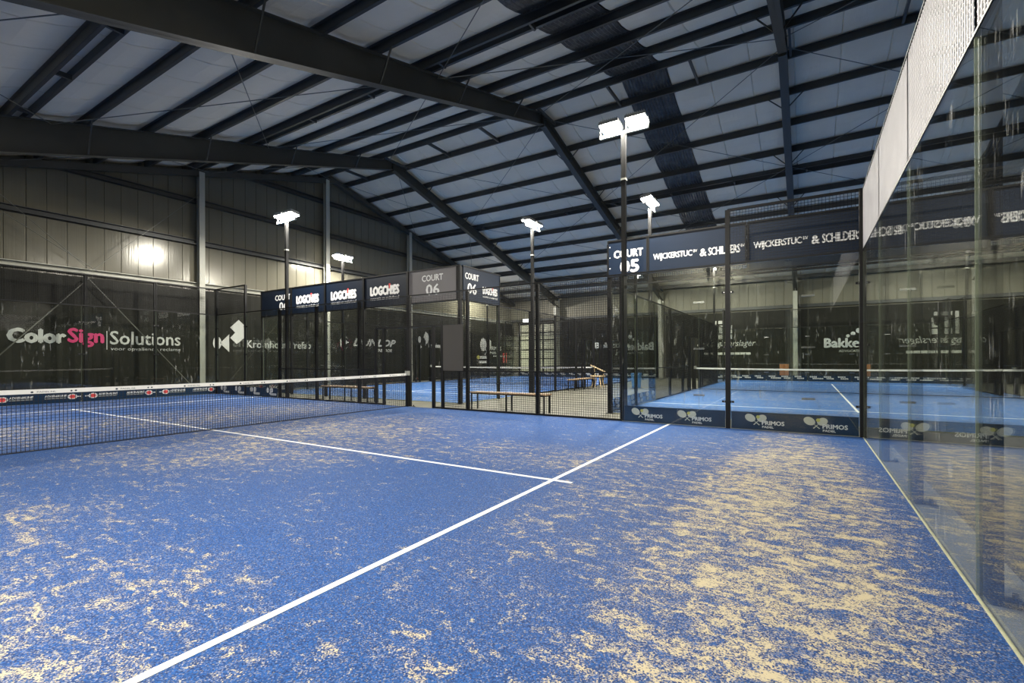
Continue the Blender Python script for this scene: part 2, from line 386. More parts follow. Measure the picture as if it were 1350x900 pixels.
# ceiling: insulation panels between the purlins, purlins, bridging, skylight strips, rods
ceil_ = empty('ceiling', (0, YR, ZR), kind='structure')
PK = [0.75 + 1.43 * k for k in range(12)]
def slope_panel(wd, wavy, mat, name):
    out = []
    for sg in (-1, 1):
        mb = MB(); ys = []
        for k, d in enumerate(PK):
            prev = 0.0 if k == 0 else PK[k - 1]
            for t in (0.0, 0.25, 0.5, 0.75): ys.append((prev + (d - prev) * t, -0.10 * math.sin(PI * t) if k else -0.03 * math.sin(PI * t)))
        ys.append((PK[-1], 0)); ys.append((YF - YR, 0))
        xs = [0, 0.02, wd / 2, wd - 0.02, wd] if not wavy else [wd * i / 28 for i in range(29)]
        for d, sag in ys:
            for i, x in enumerate(xs):
                e = (0.035 if i in (0, 4) else 0.0) if not wavy else 0.018 * (1 if i % 2 else -1)
                mb.v.append((x, sg * d, -SL * d + sag * (1 - 0) + e + .24))
        n = len(xs)
        for j in range(len(ys) - 1):
            for i in range(n - 1): mb.f.append((j * n + i, j * n + i + 1, (j + 1) * n + i + 1, (j + 1) * n + i))
        me = bpy.data.meshes.new(name); me.from_pydata(mb.v, [], mb.f); me.materials.append(mat); me.update(); out.append(me)
    return out
SKY0, SKY1 = -5.97, -4.53
for x0, x1, n in ((XL, SKY0, 13), (SKY1, XR, 13)):
    wd = (x1 - x0) / n; mes = slope_panel(wd, False, M['insul'], 'ceiling_panel')
    for i in range(n):
        for me in mes: place(me, 'ceiling_panel', (x0 + wd * i, YR, ZR), ceil_)
for me in slope_panel(SKY1 - SKY0, True, M['sky'], 'skylight'): place(me, 'skylight', (SKY0, YR, ZR - 0.0), ceil_)
roof = MB()
for sg in (-1, 1):
    e = YR + sg * (YF - YR + .1); z = ZR - SL * (YF - YR + .1)
    roof.hexa([(XL, YR, ZR + .31), (XR, YR, ZR + .31), (XR, e, z + .31), (XL, e, z + .31), (XL, YR, ZR + .38), (XR, YR, ZR + .38), (XR, e, z + .38), (XL, e, z + .38)])
roof.build('roof_sheet', M['purlin'], ceil_)
def purlin(y, z, me=[]):
    if not me:
        mb = MB().box(XL + .1, XR - .1, -.006, .006, 0, .2).box(XL + .1, XR - .1, -.006, .065, 0, .008).box(XL + .1, XR - .1, -.065, .006, .19, .2).box(XL + .1, XR - .1, .057, .065, 0, .03)
        me.append(mb.mesh('purlin', M['purlin']))
    return place(me[0], 'purlin', (0, y, z), ceil_)
for sg in (-1, 1):
    for k, d in enumerate(PK):
        y = YR + sg * d; purlin(y, zt(y) + .01)
        if k in (4, 8):
            y2 = y - sg * .32; purlin(y2, zt(y2) + .01)
            mb = MB()
            for x in [XL + 2.3 + 2.56 * i for i in range(12)]:
                mb.box(x, x + .05, min(y, y2), max(y, y2), zt(y) + .02, zt(y) + .12)
            mb.build('bridging', M['purlin'], ceil_)
mb = MB()
for x in [XL + 1.9 + 2.56 * i for i in range(12)]: mb.box(x, x + .06, YR - .75, YR + .75, zt(YR + .75) + .03, zt(YR + .75) + .14)
mb.build('bridging', M['purlin'], ceil_)
bays = [(XL + .3, XF[0]), (XF[0], XF[1]), (XF[1], XF[2]), (XF[2], XF[3])]
for x0, x1 in bays:
    for sg in (-1, 1):
        for j in range(3):
            y0 = YR + sg * (0.2 + 5.6 * j); y1 = YR + sg * (0.2 + 5.6 * (j + 1))
            for a, b in ((y0, y1), (y1, y0)):
                MB().rod((x0, a, zt(a) - .06), (x1, b, zt(b) - .06), .011, 5).build('brace_rod', M['rod'], ceil_)

# portal frames: tapered I rafters, haunches, columns, fly braces
def frame(x, label):
    root = empty('portal_frame', (x, YR, 0), label, 'steel frame', 'steel portal frames of the hall')
    for sg, de in ((-1, 1.02), (1, 0.62)):
        d0 = .42; L = (YF - YR - .25) if sg > 0 else (YR - YN - .25)
        def zb(d): return ZR - SL * d - (d0 + (de - d0) * d / L)
        y = lambda d: YR + sg * d
        mb = MB(); w2 = .11
        mb.hexa([(x - .007, y(0), zb(0)), (x + .007, y(0), zb(0)), (x + .007, y(L), zb(L)), (x - .007, y(L), zb(L)), (x - .007, y(0), ZR), (x + .007, y(0), ZR), (x + .007, y(L), ZR - SL * L), (x - .007, y(L), ZR - SL * L)])
        for f0, f1 in (((lambda d: zb(d)), .02), ((lambda d: ZR - SL * d - .02), .02)):
            mb.hexa([(x - w2, y(0), f0(0)), (x + w2, y(0), f0(0)), (x + w2, y(L), f0(L)), (x - w2, y(L), f0(L)), (x - w2, y(0), f0(0) + f1), (x + w2, y(0), f0(0) + f1), (x + w2, y(L), f0(L) + f1), (x - w2, y(L), f0(L) + f1)])
        mb.build('rafter', M['steel'], root)
        # ridge plate
        for k in (1, 3, 5, 7, 9):
            d = PK[k]; mb = MB()
            mb.rod((x + .06, y(d - .05), zb(d) + .02), (x + .5, y(d), zt(y(d)) + .02), .022, 4)
            mb.rod((x - .06, y(d - .05), zb(d) + .02), (x - .5, y(d), zt(y(d)) + .02), .022, 4)
            mb.build('fly_brace', M['steel'], root)
        # column
        ye = y(L); h = ZR - SL * L; a, b = (ye - .12, ye) if sg > 0 else (ye, ye + .12)
        mb = MB(); o = ye + .02 * sg; i0 = ye - sg * .34; i1 = ye - sg * (.30 + (.3 if sg > 0 else .5))
        mb.hexa([(x - .11, i0 - sg * .02, 0), (x + .11, i0 - sg * .02, 0), (x + .11, i0, 0), (x - .11, i0, 0), (x - .11, i1 - sg * .02, h - de), (x + .11, i1 - sg * .02, h - de), (x + .11, i1, h - de), (x - .11, i1, h - de)])
        mb.box(x - .11, x + .11, o - .02, o, 0, h)
        mb.hexa([(x - .008, i0, 0), (x + .008, i0, 0), (x + .008, o, 0), (x - .008, o, 0), (x - .008, i1, h - .1), (x + .008, i1, h - .1), (x + .008, o, h - .1), (x - .008, o, h - .1)])
        mb.build('column', M['pale_steel'], root)
    MB().box(x - .1, x + .1, YR - .02, YR + .02, ZR - .5, ZR).build('ridge_plate', M['steel'], root)
    return root
frame(XF[0], 'steel roof frame farthest away, nearest the end wall, its ridge left of centre')
frame(XF[1], 'large steel roof frame whose ridge peaks left of the tall near floodlight')
frame(XF[2], 'steel roof frame at top right, its rafter dropping steeply above the court 05 board')
frame(XF[3], 'steel roof frame beyond the glass back wall at the right edge')

# door at the far end
dr = empty('door_1', (-18.4, YF - .1, 0), kind='structure')
for i in range(6):
    MB().box(-20.05, -16.95, YF - .14, YF - .09, .03 + i * .66, .03 + i * .66 + .63).build('door_panel', M['door'], dr)
for xx in (-20.12, -18.5, -16.95): MB().box(xx, xx + .07, YF - .2, YF - .14, 0, 4.05).build('door_jamb', M['black'], dr)
for z in (1.3, 2.0, 2.75, 3.35): MB().box(-20.1, -16.9, YF - .18, YF - .15, z, z + .06).build('door_rail', M['black'], dr)
MB().box(-20.2, -16.8, YF - .2, YF - .08, 4.02, 4.15).build('door_head', M['black'], dr)
dl = empty('wall_lamp', (-19.5, YF - .3, 4.18), 'small white bulkhead lamp above the far roller door', 'lamp')
MB().box(-19.75, -19.2, YF - .32, YF - .2, 4.16, 4.20).build('housing', M['lampbody'], dl)
MB().box(-19.72, -19.23, YF - .36, YF - .22, 4.2, 4.42).build('diffuser', M['doorlamp'], dl)

# ------------------------------------------------------------------ windbreak cloths with print
def cloth(axis, pos, inward, a0, a1, z1, label, z0=0.03):
    c = 'x' if axis == 'x' else 'y'; mb = MB(); n = int((a1 - a0) / .14); ph = random.random() * 6
    for i in range(n + 1):
        a = a0 + (a1 - a0) * i / n; d = .012 * math.sin(a * 7.3 + ph) + .008 * math.sin(a * 17 + ph)
        for z in (z0, z1):
            for th in (0, -.006):
                p = pos + inward * (d * (1.2 if z == z0 else .5) + th)
                mb.v.append((p, a, z) if c == 'x' else (a, p, z))
    for i in range(n):
        k = i * 4
        mb.f += [(k, k + 4, k + 6, k + 2), (k + 1, k + 3, k + 7, k + 5), (k + 2, k + 6, k + 7, k + 3), (k, k + 1, k + 5, k + 4)]
    mb.f += [(0, 2, 3, 1), (4 * n, 4 * n + 1, 4 * n + 3, 4 * n + 2)]
    ob = mb.build('windbreak_cloth', M['cloth']); tag(ob, label, 'cloth', 'dark windbreak cloths on the hall walls'); return ob
XC = XL + .30
c1 = cloth('x', XC, 1, YN + .3, 4.0, 4.0, 'dark windbreak cloth on the end wall at the extreme left edge')
c2 = cloth('x', XC, 1, 4.05, 9.72, 4.0, 'dark windbreak cloth printed ColorSign Solutions in white and magenta')
c3 = cloth('x', XC, 1, 9.85, 15.4, 4.0, 'dark windbreak cloth printed Kromhout Prefab with a large white arrow logo')
c4 = cloth('x', XC, 1, 15.5, 21.1, 4.0, 'dark windbreak cloth printed DUNLOP in white slanted letters')
c5 = cloth('x', XC, 1, 21.2, 26.7, 4.0, 'dark windbreak cloth with the small second Kromhout print behind court 06')
c6 = cloth('x', XC, 1, 26.85, YF - .4, 4.0, 'dark windbreak cloth with racket logo and white sponsor bars near the far corner')
o = XC + .02
text('Color', (o, 4.5, 1.82), '+X', 1.33, .47, M['dull_white'], c2, .13)
text('Sign', (o, 5.85, 1.72), '+X', .93, .63, M['pink'], c2, .07)
shape([[(0, 0), (.022, 0), (.022, .62), (0, .62)]], (o, 6.84, 1.66), '+X', M['dull_white'], c2, 'divider')
text('Solutions', (o, 6.93, 1.83), '+X', 2.12, .47, M['dull_white'], c2, .035)
text('voor opvallende reclame', (o, 6.95, 1.60), '+X', 2.1, .15, M['dull_white'], c2, .012)
# Kromhout logo: two bent arrows
shape([[(0, .35), (.36, .72), (.36, .0)], ell(-.1, .36, .16, .26)], (o, 10.45, 1.62 + .0), '+X', M['dull_white'], c3)
shape([[(0, .62), (.34, .95), (.62, .7), (.66, .45), (.55, .2), (.26, -.05), (0, .2), (.2, .42)]], (o, 10.85, 2.0), '+X', M['dull_white'], c3)
text('Kromhout Prefab', (o, 11.5, 1.80), '+X', 3.05, .33, M['dull_white'], c3, .045)
shape([ell(0, 0, .26, .34)], (o, 16.45, 2.16), '+X', M['dull_white'], c4, 'logo')
shape([ell(0, 0, .20, .27)], (o, 16.52, 2.16), '+X', M['cloth'], c4, 'logo_gap', .005)
shape([[(0, -.14), (.3, 0), (0, .14)]], (o, 16.45, 2.18), '+X', M['dull_white'], c4, 'logo', .008)
text('DUNLOP', (o, 17.0, 1.99), '+X', 3.0, .42, M['dull_white'], c4, .13, .35)
text('INDOOR', (o, 18.6, 1.70), '+X', 1.1, .18, M['dull_white'], c4, .13, .35)
shape([[(0, .5), (.18, .85), (.4, .72), (.5, .45), (.4, .2), (.16, .0), (.2, .3)], ell(-.35, .35, .13, .2), [(-.35, -.25), (-.15, -.1), (-.35, .1)]], (o, 22.3, 2.15), '+X', M['dull_white'], c5)
text('Kromhout', (o, 22.75, 2.02), '+X', 1.25, .3, M['dull_white'], c5, .08)
shape([ell(0, 0, .38, .48), ell(.72, 0, .34, .42)], (o, 28.6, 2.35), '+X', M['dull_white'], c6)
shape([[(.0, 0), (.1, 0), (.55, .5), (.45, .5)], [(.45, 0), (.55, 0), (.1, .5), (0, .5)]], (o, 28.75, 1.6), '+X', M['dull_white'], c6)
text('PRIMOS', (o, 29.4, 1.95), '+X', 1.6, .32, M['dull_white'], c6, .12)
text('PADEL', (o, 29.45, 1.68), '+X', .85, .18, M['dull_white'], c6, .12)
shape([[(0, 0), (1.4, 0), (1.4, .18), (0, .18)]], (o, 28.0, 1.34), '+X', M['white'], c6, 'sponsor_bar')
shape([[(0, 0), (1.35, 0), (1.35, .18), (0, .18)]], (o, 28.05, 1.0), '+X', M['white'], c6, 'sponsor_bar')
shape([ell(0, 0, .2, .14)], (o, 28.0, 1.43), '+X', M['yellow'], c6, 'ball_logo', .006)
shape([[(k * .26, 0), (k * .26 + .18, 0), (k * .26 + .18, .09), (k * .26, .09)] for k in range(5)], (o, 29.9, 1.48), '+X', M['dull_white'], c6, 'sponsor_mark')
shape([[(0, 0), (.55, 0), (.55, .75), (0, .75)]], (o, 31.2, 1.02), '+X', M['red'], c6, 'red_sign')
shape([[(0, .35), (.4, .35), (.3, .6)], [(.1, 0), (.4, 0), (.3, .2)]], (o, 31.25, 1.08), '+X', M['white'], c6, 'red_sign_mark', .008)
YC = YF - .24
d1 = cloth('y', YC, -1, -16.3, -9.25, 4.15, 'dark windbreak cloth on the far wall between roller door and court 05, white print')
d2 = cloth('y', YC, -1, -8.75, -1.6, 4.15, 'dark windbreak cloth on the far wall printed with italic white verslager lettering')
d3 = cloth('y', YC, -1, -1.05, 6.05, 4.15, 'dark windbreak cloth on the far wall printed Bakker with rising white dots')
d4 = cloth('y', YC, -1, 6.6, XR - .3, 4.15, 'dark windbreak cloth on the far wall at the right edge, unprinted')
o = YC - .02
text('Belactive', (-13.75, o, 2.05), '-Y', 2.6, .42, M['white'], d1, .12)
text('J–', (-12.25, o, 1.55), '-Y', .6, .4, M['dull_white'], d1, .03)
text('de daggeverslager', (-6.75, o, 1.92), '-Y', 3.35, .5, M['dull_white'], d2, .012, .3)
shape([[(k * .3, 0), (k * .3 + .27, 0), (k * .3 + .27, .14), (k * .3, .14)] for k in range(9)], (-6.35, o, 1.52), '-Y', M['dull_white'], d2, 'sponsor_mark')
shape([[(0, 0), (.14, 0), (.14, 1.15), (0, 1.15)], [(.25, 0), (.55, 0), (.55, .28), (.25, .28)], [(.3, .35), (.55, .35), (.55, .85), (.3, .85)], [(.25, .95), (.95, .95), (.95, 1.15), (.25, 1.15)],
       [(.7, 0), (1.05, 0), (1.05, .28), (.7, .28)], [(.7, .36), (.95, .5), (1.0, .85), (1.05, .85), (1.05, .34)]], (-5.75, o, 2.5), '-Y', M['dull_white'], d2)
text('Bakker', (.05, o, 1.86), '-Y', 1.93, .56, M['white'], d3, .10)
text('ADVOCATEN', (.75, o, 1.62), '-Y', 1.1, .13, M['dull_white'], d3, .02)
for dx, dz, dr_ in ((1.17, 2.52, .085), (1.4, 2.64, .11), (1.66, 2.8, .14)): shape([ell(dx, dz, dr_, dr_, 12)], (0, o, 0), '-Y', M['white'], d3, 'dot')
nc = cloth('y', YN + .14, 1, XL + .4, XR - .4, 4.1, 'dark windbreak cloth on the hall wall behind the camera')

# ------------------------------------------------------------------ courts
WS = .05
def mesh_panel(axis, pos, a0, a1, z0, z1, parent, mat='wire', t=.0030, sp=.05):
    mb = MB(); n = max(1, int(round((a1 - a0) / sp)))
    for i in range(n + 1):
        a = a0 + (a1 - a0) * i / n
        if axis == 'x': mb.box(pos - t, pos + t, a - t, a + t, z0, z1)
        else: mb.box(a - t, a + t, pos - t, pos + t, z0, z1)
    n = max(1, int(round((z1 - z0) / sp)))
    for i in range(n + 1):
        z = z0 + (z1 - z0) * i / n
        if axis == 'x': mb.box(pos + t, pos + 3 * t, a0, a1, z - t, z + t)
        else: mb.box(a0, a1, pos + t, pos + 3 * t, z - t, z + t)
    ob = mb.build('wire_mesh', M[mat], parent, kind='stuff'); return ob
def bar(axis, pos, a0, a1, z, parent, name='rail', s=.02, mat='black'):
    mb = MB()
    if axis == 'x': mb.box(pos - s, pos + s, a0, a1, z - s, z + s)
    else: mb.box(a0, a1, pos - s, pos + s, z - s, z + s)
    return mb.build(name, M[mat], parent)
def post(axis, pos, a, z1, parent, out, s=.04, plate=True):
    """square post standing just outside the wall plane"""
    p = pos + out * (s + .012) if out else pos; mb = MB()
    x, y = (p, a) if axis == 'x' else (a, p)
    mb.box(x - s, x + s, y - s, y + s, .0, z1)
    ob = mb.build('post', M['black'], parent)
    if plate:
        b = MB().box(x - .09 if axis != 'x' else x - .05, x + .09 if axis != 'x' else x + .11 * out if out > 0 else x + .05, y - .09, y + .09, 0.0, .012) if False else MB()
        x2, y2 = (x + out * .05, y) if axis == 'x' else (x, y + out * .05)
        b.box(x2 - .085, x2 + .085, y2 - .085, y2 + .085, 0.0, .012); b.build('base_plate', M['black'], ob)
        if out:
          for dx, dy in (((out * .105, -.05), (out * .105, .05)) if axis == 'x' else ((-.05, out * .105), (.05, out * .105))):
              MB().rod((x + dx, y + dy, .012), (x + dx, y + dy, .045), .014, 6).build('anchor_bolt', M['rubber'], ob)
    return ob
def pane(axis, pos, a0, a1, z0, z1, parent):
    t = .006; g = .005; e = .0045; mb = MB()
    if axis == 'x': mb.box(pos - t, pos + t, a0 + g, a1 - g, z0, z1)
    else: mb.box(a0 + g, a1 - g, pos - t, pos + t, z0, z1)
    ob = mb.build('glass_pane', M['glass'], parent)
    # polished pale-green edges
    ed = MB()
    for a in (a0 + g - .0006, a1 - g + .0006):
        if axis == 'x': ed.box(pos - t, pos + t, a - .0005, a + .0005, z0, z1)
        else: ed.box(a - .0005, a + .0005, pos - t, pos + t, z0, z1)
    ed.build('polished_edge', M['glass_edge'], ob)
    return ob
def clamp(axis, pos, a, z, parent, w=.085, mat='black'):
    mb = MB()
    for s in (-1, 1):
        p = pos + s * .014; q = s * .006
        if axis == 'x': mb.box(p - .006, p + .006, a - w, a + w, z - .018, z + .018)
        else: mb.box(a - w, a + w, p - .006, p + .006, z - .018, z + .018)
    ob = mb.build('clamp', M[mat], parent)
    b = MB()
    for s in (-1, 1):
        for d in (-.6, .6):
            if axis == 'x': b.rod((pos + s * .018, a + d * w, z), (pos + s * .026, a + d * w, z), .011, 8)
            else: b.rod((a + d * w, pos + s * .018, z), (a + d * w, pos + s * .026, z), .011, 8)
    b.build('clamp_bolt', M['chrome'], ob)
    return ob
def film(axis, pos, face, a0, a1, parent, h=.31, z0=.02, behind=False):
    mb = MB(); t = .002; s = PL[face][2]; k = -.0102 if behind else .009
    if axis == 'x': mb.box(pos + s.x * k - t / 2, pos + s.x * k + t / 2, a0, a1, z0, z0 + h)
    else: mb.box(a0, a1, pos + s.y * k - t / 2, pos + s.y * k + t / 2, z0, z0 + h)
    return mb.build('navy_film', M['film'], parent)
def primos(x, y, z, face, parent):
    p = Vector((x, y, z)); ux = PL[face][0]; uz = Vector((0, 0, 1)); K = dict(off=0, t=.0005)
    shape([ell(0, 0, .088, .066, 18, -.45)], p, face, M['cream'], parent, 'racket_logo', **K)
    shape([ell(.185, 0, .078, .064, 18, .35)], p, face, M['cream'], parent, 'racket_logo', **K)
    shape([[(.055, -.045), (.075, -.055), (.155, -.115), (.14, -.125)]], p, face, M['cream'], parent, 'racket_handle', **K)
    shape([[(.135, -.045), (.115, -.055), (.05, -.115), (.065, -.125)]], p, face, M['cream'], parent, 'racket_handle', .0003, .0005)
    shape([ell(.125, .022, .030, .030, 12)], p, face, M['yellow'], parent, 'ball_logo', .0006, .0004)
    text('PRIMOS', p + ux * .185 - uz * .115, face, .35, .078, M['white'], parent, .09, off=.0012)
    text('PADEL', p + ux * .19 - uz * .168, face, .18, .038, M['white'], parent, .10, off=.0012)

def court(X0, Y0, along, tag_, end_posts, turf, labels, full=True):
    """along='-X': length runs towards -X from X0, width Y0..Y0+10.  along='+Y': width X0..X0+10, length Y0..Y0+20"""
    if along == '-X':
        W = lambda a, b: (X0 - a, Y0 + b); axE, axS = 'x', 'y'
        end = lambda a: X0 - a; side = lambda b: Y0 + b
        eo = lambda i: 1 if i == 0 else -1; sr = lambda a0, a1: (X0 - a1, X0 - a0); er = lambda b0, b1: (Y0 + b0, Y0 + b1)
        ea = lambda b: Y0 + b; sa = lambda a: X0 - a
    else:
        W = lambda a, b: (X0 + b, Y0 + a); axE, axS = 'y', 'x'
        end = lambda a: Y0 + a; side = lambda b: X0 + b
        eo = lambda i: -1 if i == 0 else 1; sr = lambda a0, a1: (Y0 + a0, Y0 + a1); er = lambda b0, b1: (X0 + b0, X0 + b1)
        ea = lambda b: X0 + b; sa = lambda a: Y0 + a
    out = {}
    # turf + lines
    (xa, ya), (xb, yb) = W(0, 0), W(20, 10)
    x0, x1 = sorted((xa, xb)); y0, y1 = sorted((ya, yb))
    t = empty('artificial_turf', ((x0 + x1) / 2, (y0 + y1) / 2, 0), labels['turf'], 'turf')
    MB().box(x0 + .015, x1 - .015, y0 + .015, y1 - .015, 0.001, .016).build('pile', M[turf], t)
    MB().box(x0, x1, y0, y0 + .015, .001, .019).box(x0, x1, y1 - .015, y1, .001, .019).box(x0, x0 + .015, y0 + .015, y1 - .015, .001, .019).box(x1 - .015, x1, y0 + .015, y1 - .015, .001, .019).build('edge_strip', M['turf_edge'], t)
    def ln(a0, a1, b0, b1, zz):
        p, q = W(a0, b0), W(a1, b1); MB().box(p[0], q[0], p[1], q[1], .012, zz).build('line', M['line'], t)
    ln(3.025, 3.075, .02, 9.98, .0185); ln(16.925, 16.975, .02, 9.98, .0185); ln(2.83, 17.17, 4.975, 5.025, .0180)
    # net
    nx, ny = W(10, 5)
    net = empty('padel_net', (nx, ny, 0), labels['net'], 'net', 'court nets')
    mb = MB(); tp = MB(); K = 222; th = .0028
    top = lambda b: .88 + .04 * ((b - 5) / 5) ** 2
    for i in range(K + 1):
        b = .06 + 9.88 * i / K; p = W(10, b)
        mb.box(p[0] - th, p[0] + th, p[1] - th, p[1] + th, .03, top(b) - .03)
    for j in range(19):
        for s in range(8):
            b0 = .06 + 9.88 * s / 8; b1 = .06 + 9.88 * (s + 1) / 8; f = (j + .3) / 19
            h0 = .03 + (top(b0) - .08) * f; h1 = .03 + (top(b1) - .08) * f; p, q = W(10, b0), W(10, b1)
            mb.rod((p[0], p[1], h0), (q[0], q[1], h1), th * 1.1, 4, False)
    mb.build('net_cords', M['cord'], net, kind='stuff')
    for s in range(16):
        b0 = .05 + 9.9 * s / 16; b1 = .05 + 9.9 * (s + 1) / 16; p, q = W(10, b0), W(10, b1)
        dx, dy = (.008, 0) if along == '-X' else (0, .008)
        tp.hexa([(p[0] - dx, p[1] - dy, top(b0) - .062), (p[0] + dx, p[1] + dy, top(b0) - .062), (q[0] + dx, q[1] + dy, top(b1) - .062), (q[0] - dx, q[1] - dy, top(b1) - .062),
                 (p[0] - dx, p[1] - dy, top(b0)), (p[0] + dx, p[1] + dy, top(b0)), (q[0] + dx, q[1] + dy, top(b1)), (q[0] - dx, q[1] - dy, top(b1))])
    tape = tp.build('net_tape', M['tape'], net)
    bt = MB()
    p, q = W(10, .05), W(10, 9.95); bt.rod((p[0], p[1], .028), (q[0], q[1], .028), .008, 6); bt.build('bottom_cord', M['cord'], net)
    for b in (0.02, 9.98):
        p = W(10, b); pb = MB().box(p[0] - .035, p[0] + .035, p[1] - .035, p[1] + .035, .0165, 1.02); po = pb.build('net_post', M['black'] if full else M['black'], net)
        MB().box(p[0] - .05, p[0] + .05, p[1] - .045, p[1] + .045, .86, .98).build('winch', M['pale_steel'], po)
    if full:
        for k in range(10):
            b = .7 + .96 * k; z = top(b + .2) - .048; p = W(10, b)
            text('PADEL.NL', (p[0] + .009, p[1] + .05, z), '+X', .2, .022, M['ink'], tape, .01, off=.001)
            shape([ell(0, .011, .016, .014, 8)], (p[0] + .008, p[1], z), '+X', M['ink'], tape, 'print_mark', .001, .001)
            shape([ell(0, .01, .012, .012, 8), ell(.05, .012, .014, .012, 8)], (p[0] + .008, p[1] + .42, z), '+X', M['ink'], tape, 'print_mark', .001, .001)
    # end walls
    for i, a in enumerate((0, 20)):
        pos = end(a); cx, cy = W(a, 5); ow = eo(i)
        r = empty('court_end_wall', (cx, cy, 0), labels['end%d' % i], 'glass wall'); out['end%d' % i] = r
        joints = [0, 2, 4, 6, 8, 10]
        for b0, b1 in zip(joints[:-1], joints[1:]):
            u0, u1 = er(b0, b1); pane(axE, pos, u0 + (.05 if b0 == 0 else 0), u1 - (.05 if b1 == 10 else 0), .02, 3.0, r)
            mesh_panel(axE, pos, u0, u1, 3.03, 3.99, r, 'wire_lit' if (full and i == 0) else 'wire')
        for b in joints:
            if b in (0, 10) or end_posts:
                post(axE, pos, ea(b) + (.12 if full and i == 1 and b == 6 else 0), 4.0, r, ow if b not in (0, 10) else 0, .04 if b not in (0, 10) else .05, full or b in (0, 10))
            if 0 < b < 10 and not (full and i == 0):
                for z in (.5, 1.5, 2.5): clamp(axE, pos, ea(b), z, r, *((.085, 'black') if end_posts and not (full and i == 0) else ((.02, 'black') if full else (.11, 'chrome'))))
        u0, u1 = er(0, 10)
        g = .009 if (full and i == 0) else .02; bar(axE, pos, u0, u1, 3.02, r, s=g); bar(axE, pos, u0, u1, 4.0, r, s=g)
        if full and i == 0: MB().rod((pos + .03, 9.95, 3.96), (pos + .03, 8.0, 3.04), .016, 6).build('corner_brace', M['black'], r)
    # side walls
    for i, b in enumerate((0, 10)):
        pos = side(b); cx, cy = W(10, b); ow = 0
        r = empty('court_side_wall', (cx, cy, 0), labels['side%d' % i], 'court fence'); out['side%d' % i] = r
        ow = (1 if i else -1)
        for a in (2, 4, 6, 8, 12, 14, 16, 18):
            post(axS, pos, sa(a), 4.0 if a in (2, 18) else 3.0, r, 0 if a in (2, 18) else ow, .045 if a in (4, 16) else .038, a in (4, 16))
        post(axS, pos, sa(10), 3.0, r, ow, .045, True)
        for a0, a1 in ((0, 2), (2, 4), (16, 18), (18, 20)):
            u0, u1 = sr({0: .05, 2: 2.04, 16: 16.0, 18: 18.04}[a0], {2: 1.96, 4: 4.0, 18: 17.96, 20: 19.95}[a1]); pane(axS, pos, u0, u1, .02, 3.0, r); u0, u1 = sr(a0, a1)
            if a0 in (0, 18):
                mesh_panel(axS, pos, u0, u1, 3.05, 3.98, r); bar(axS, pos, u0, u1, 4.0, r, s=.022)
        for a in (2, 18):
            for z in (.5, 1.5, 2.5): clamp(axS, pos, sa(a), z, r, .1)
        for a in (0, 20):
            for z in (.5, 1.5, 2.5): clamp(axS, pos, sa(a), z, r, .1)
        u0, u1 = sr(0, 20); bar(axS, pos + ow * .01, u0, u1, 3.02, r, s=.016)
        for a0, a1 in ((4, 6), (6, 8), (8, 8.77), (11.23, 12), (12, 14), (14, 16)):
            u0, u1 = sr(a0, a1); mesh_panel(axS, pos, u0, u1, .05, 2.98, r)
        for a0, a1 in ((4, 8.77), (11.23, 16)):
            u0, u1 = sr(a0, a1); bar(axS, pos, u0, u1, .03, r, s=.018); bar(axS, pos, u0, u1, 1.0, r, s=.016)
        u0, u1 = sr(8.77, 11.23); mesh_panel(axS, pos, u0, u1, 2.2, 2.98, r); bar(axS, pos, u0, u1, 2.17, r, s=.02)
        for a in (8.77, 9.08, 10.92, 11.23):
            p = MB(); u = sa(a)
            if axS == 'y': p.box(u - .035, u + .035, pos - .035, pos + .035, 0, 2.17)
            else: p.box(pos - .035, pos + .035, u - .035, u + .035, 0, 2.17)
            p.build('gate_post', M['black'], r)
        for a0, a1 in ((8.77, 9.08), (10.92, 11.23)):
            u0, u1 = sr(a0, a1); bar(axS, pos, u0, u1, .04, r, s=.018)
    return out

NEAR = court(0, 0, '-X', 'near', True, 'turf_near', {
    'turf': 'deep blue artificial turf of the near court, sand streaked, filling the foreground',
    'net': 'near court net with white printed tape crossing the left half',
    'end0': 'tall glass back wall at the right edge, full of reflections, bright mesh on top',
    'end1': 'far glass end wall of the near court in front of the ColorSign cloth',
    'side0': 'side wall of the near court right behind the camera',
    'side1': 'mesh and glass side wall of the near court carrying the racket logo film'})
C5 = court(-4.75, 11.35, '+Y', '05', False, 'turf_far', {
    'turf': 'light blue artificial turf of court 05 seen through the glass at right',
    'net': 'court 05 net seen through the glass at right, white tape and black cords',
    'end0': 'glass front wall of court 05 under its long navy board',
    'end1': 'farthest glass wall of court 05 with navy film of small white logos',
    'side0': 'left side wall of court 05, mesh receding towards the far wall',
    'side1': 'right side wall of court 05 beyond the near back wall'}, full=False)
C6 = court(-19.3, 11.4, '+Y', '06', True, 'turf_far', {
    'turf': 'blue artificial turf of court 06 behind the mesh in the middle distance',
    'net': 'court 06 net behind the benches, white tape above the turf',
    'end0': 'glass front wall of court 06 beneath the row of sponsor boards',
    'end1': 'farthest glass wall of court 06 near the roller door',
    'side0': 'left side wall of court 06 along the end wall of the hall',
    'side1': 'right side wall of court 06 along the aisle, mesh with open gateway'}, full=False)

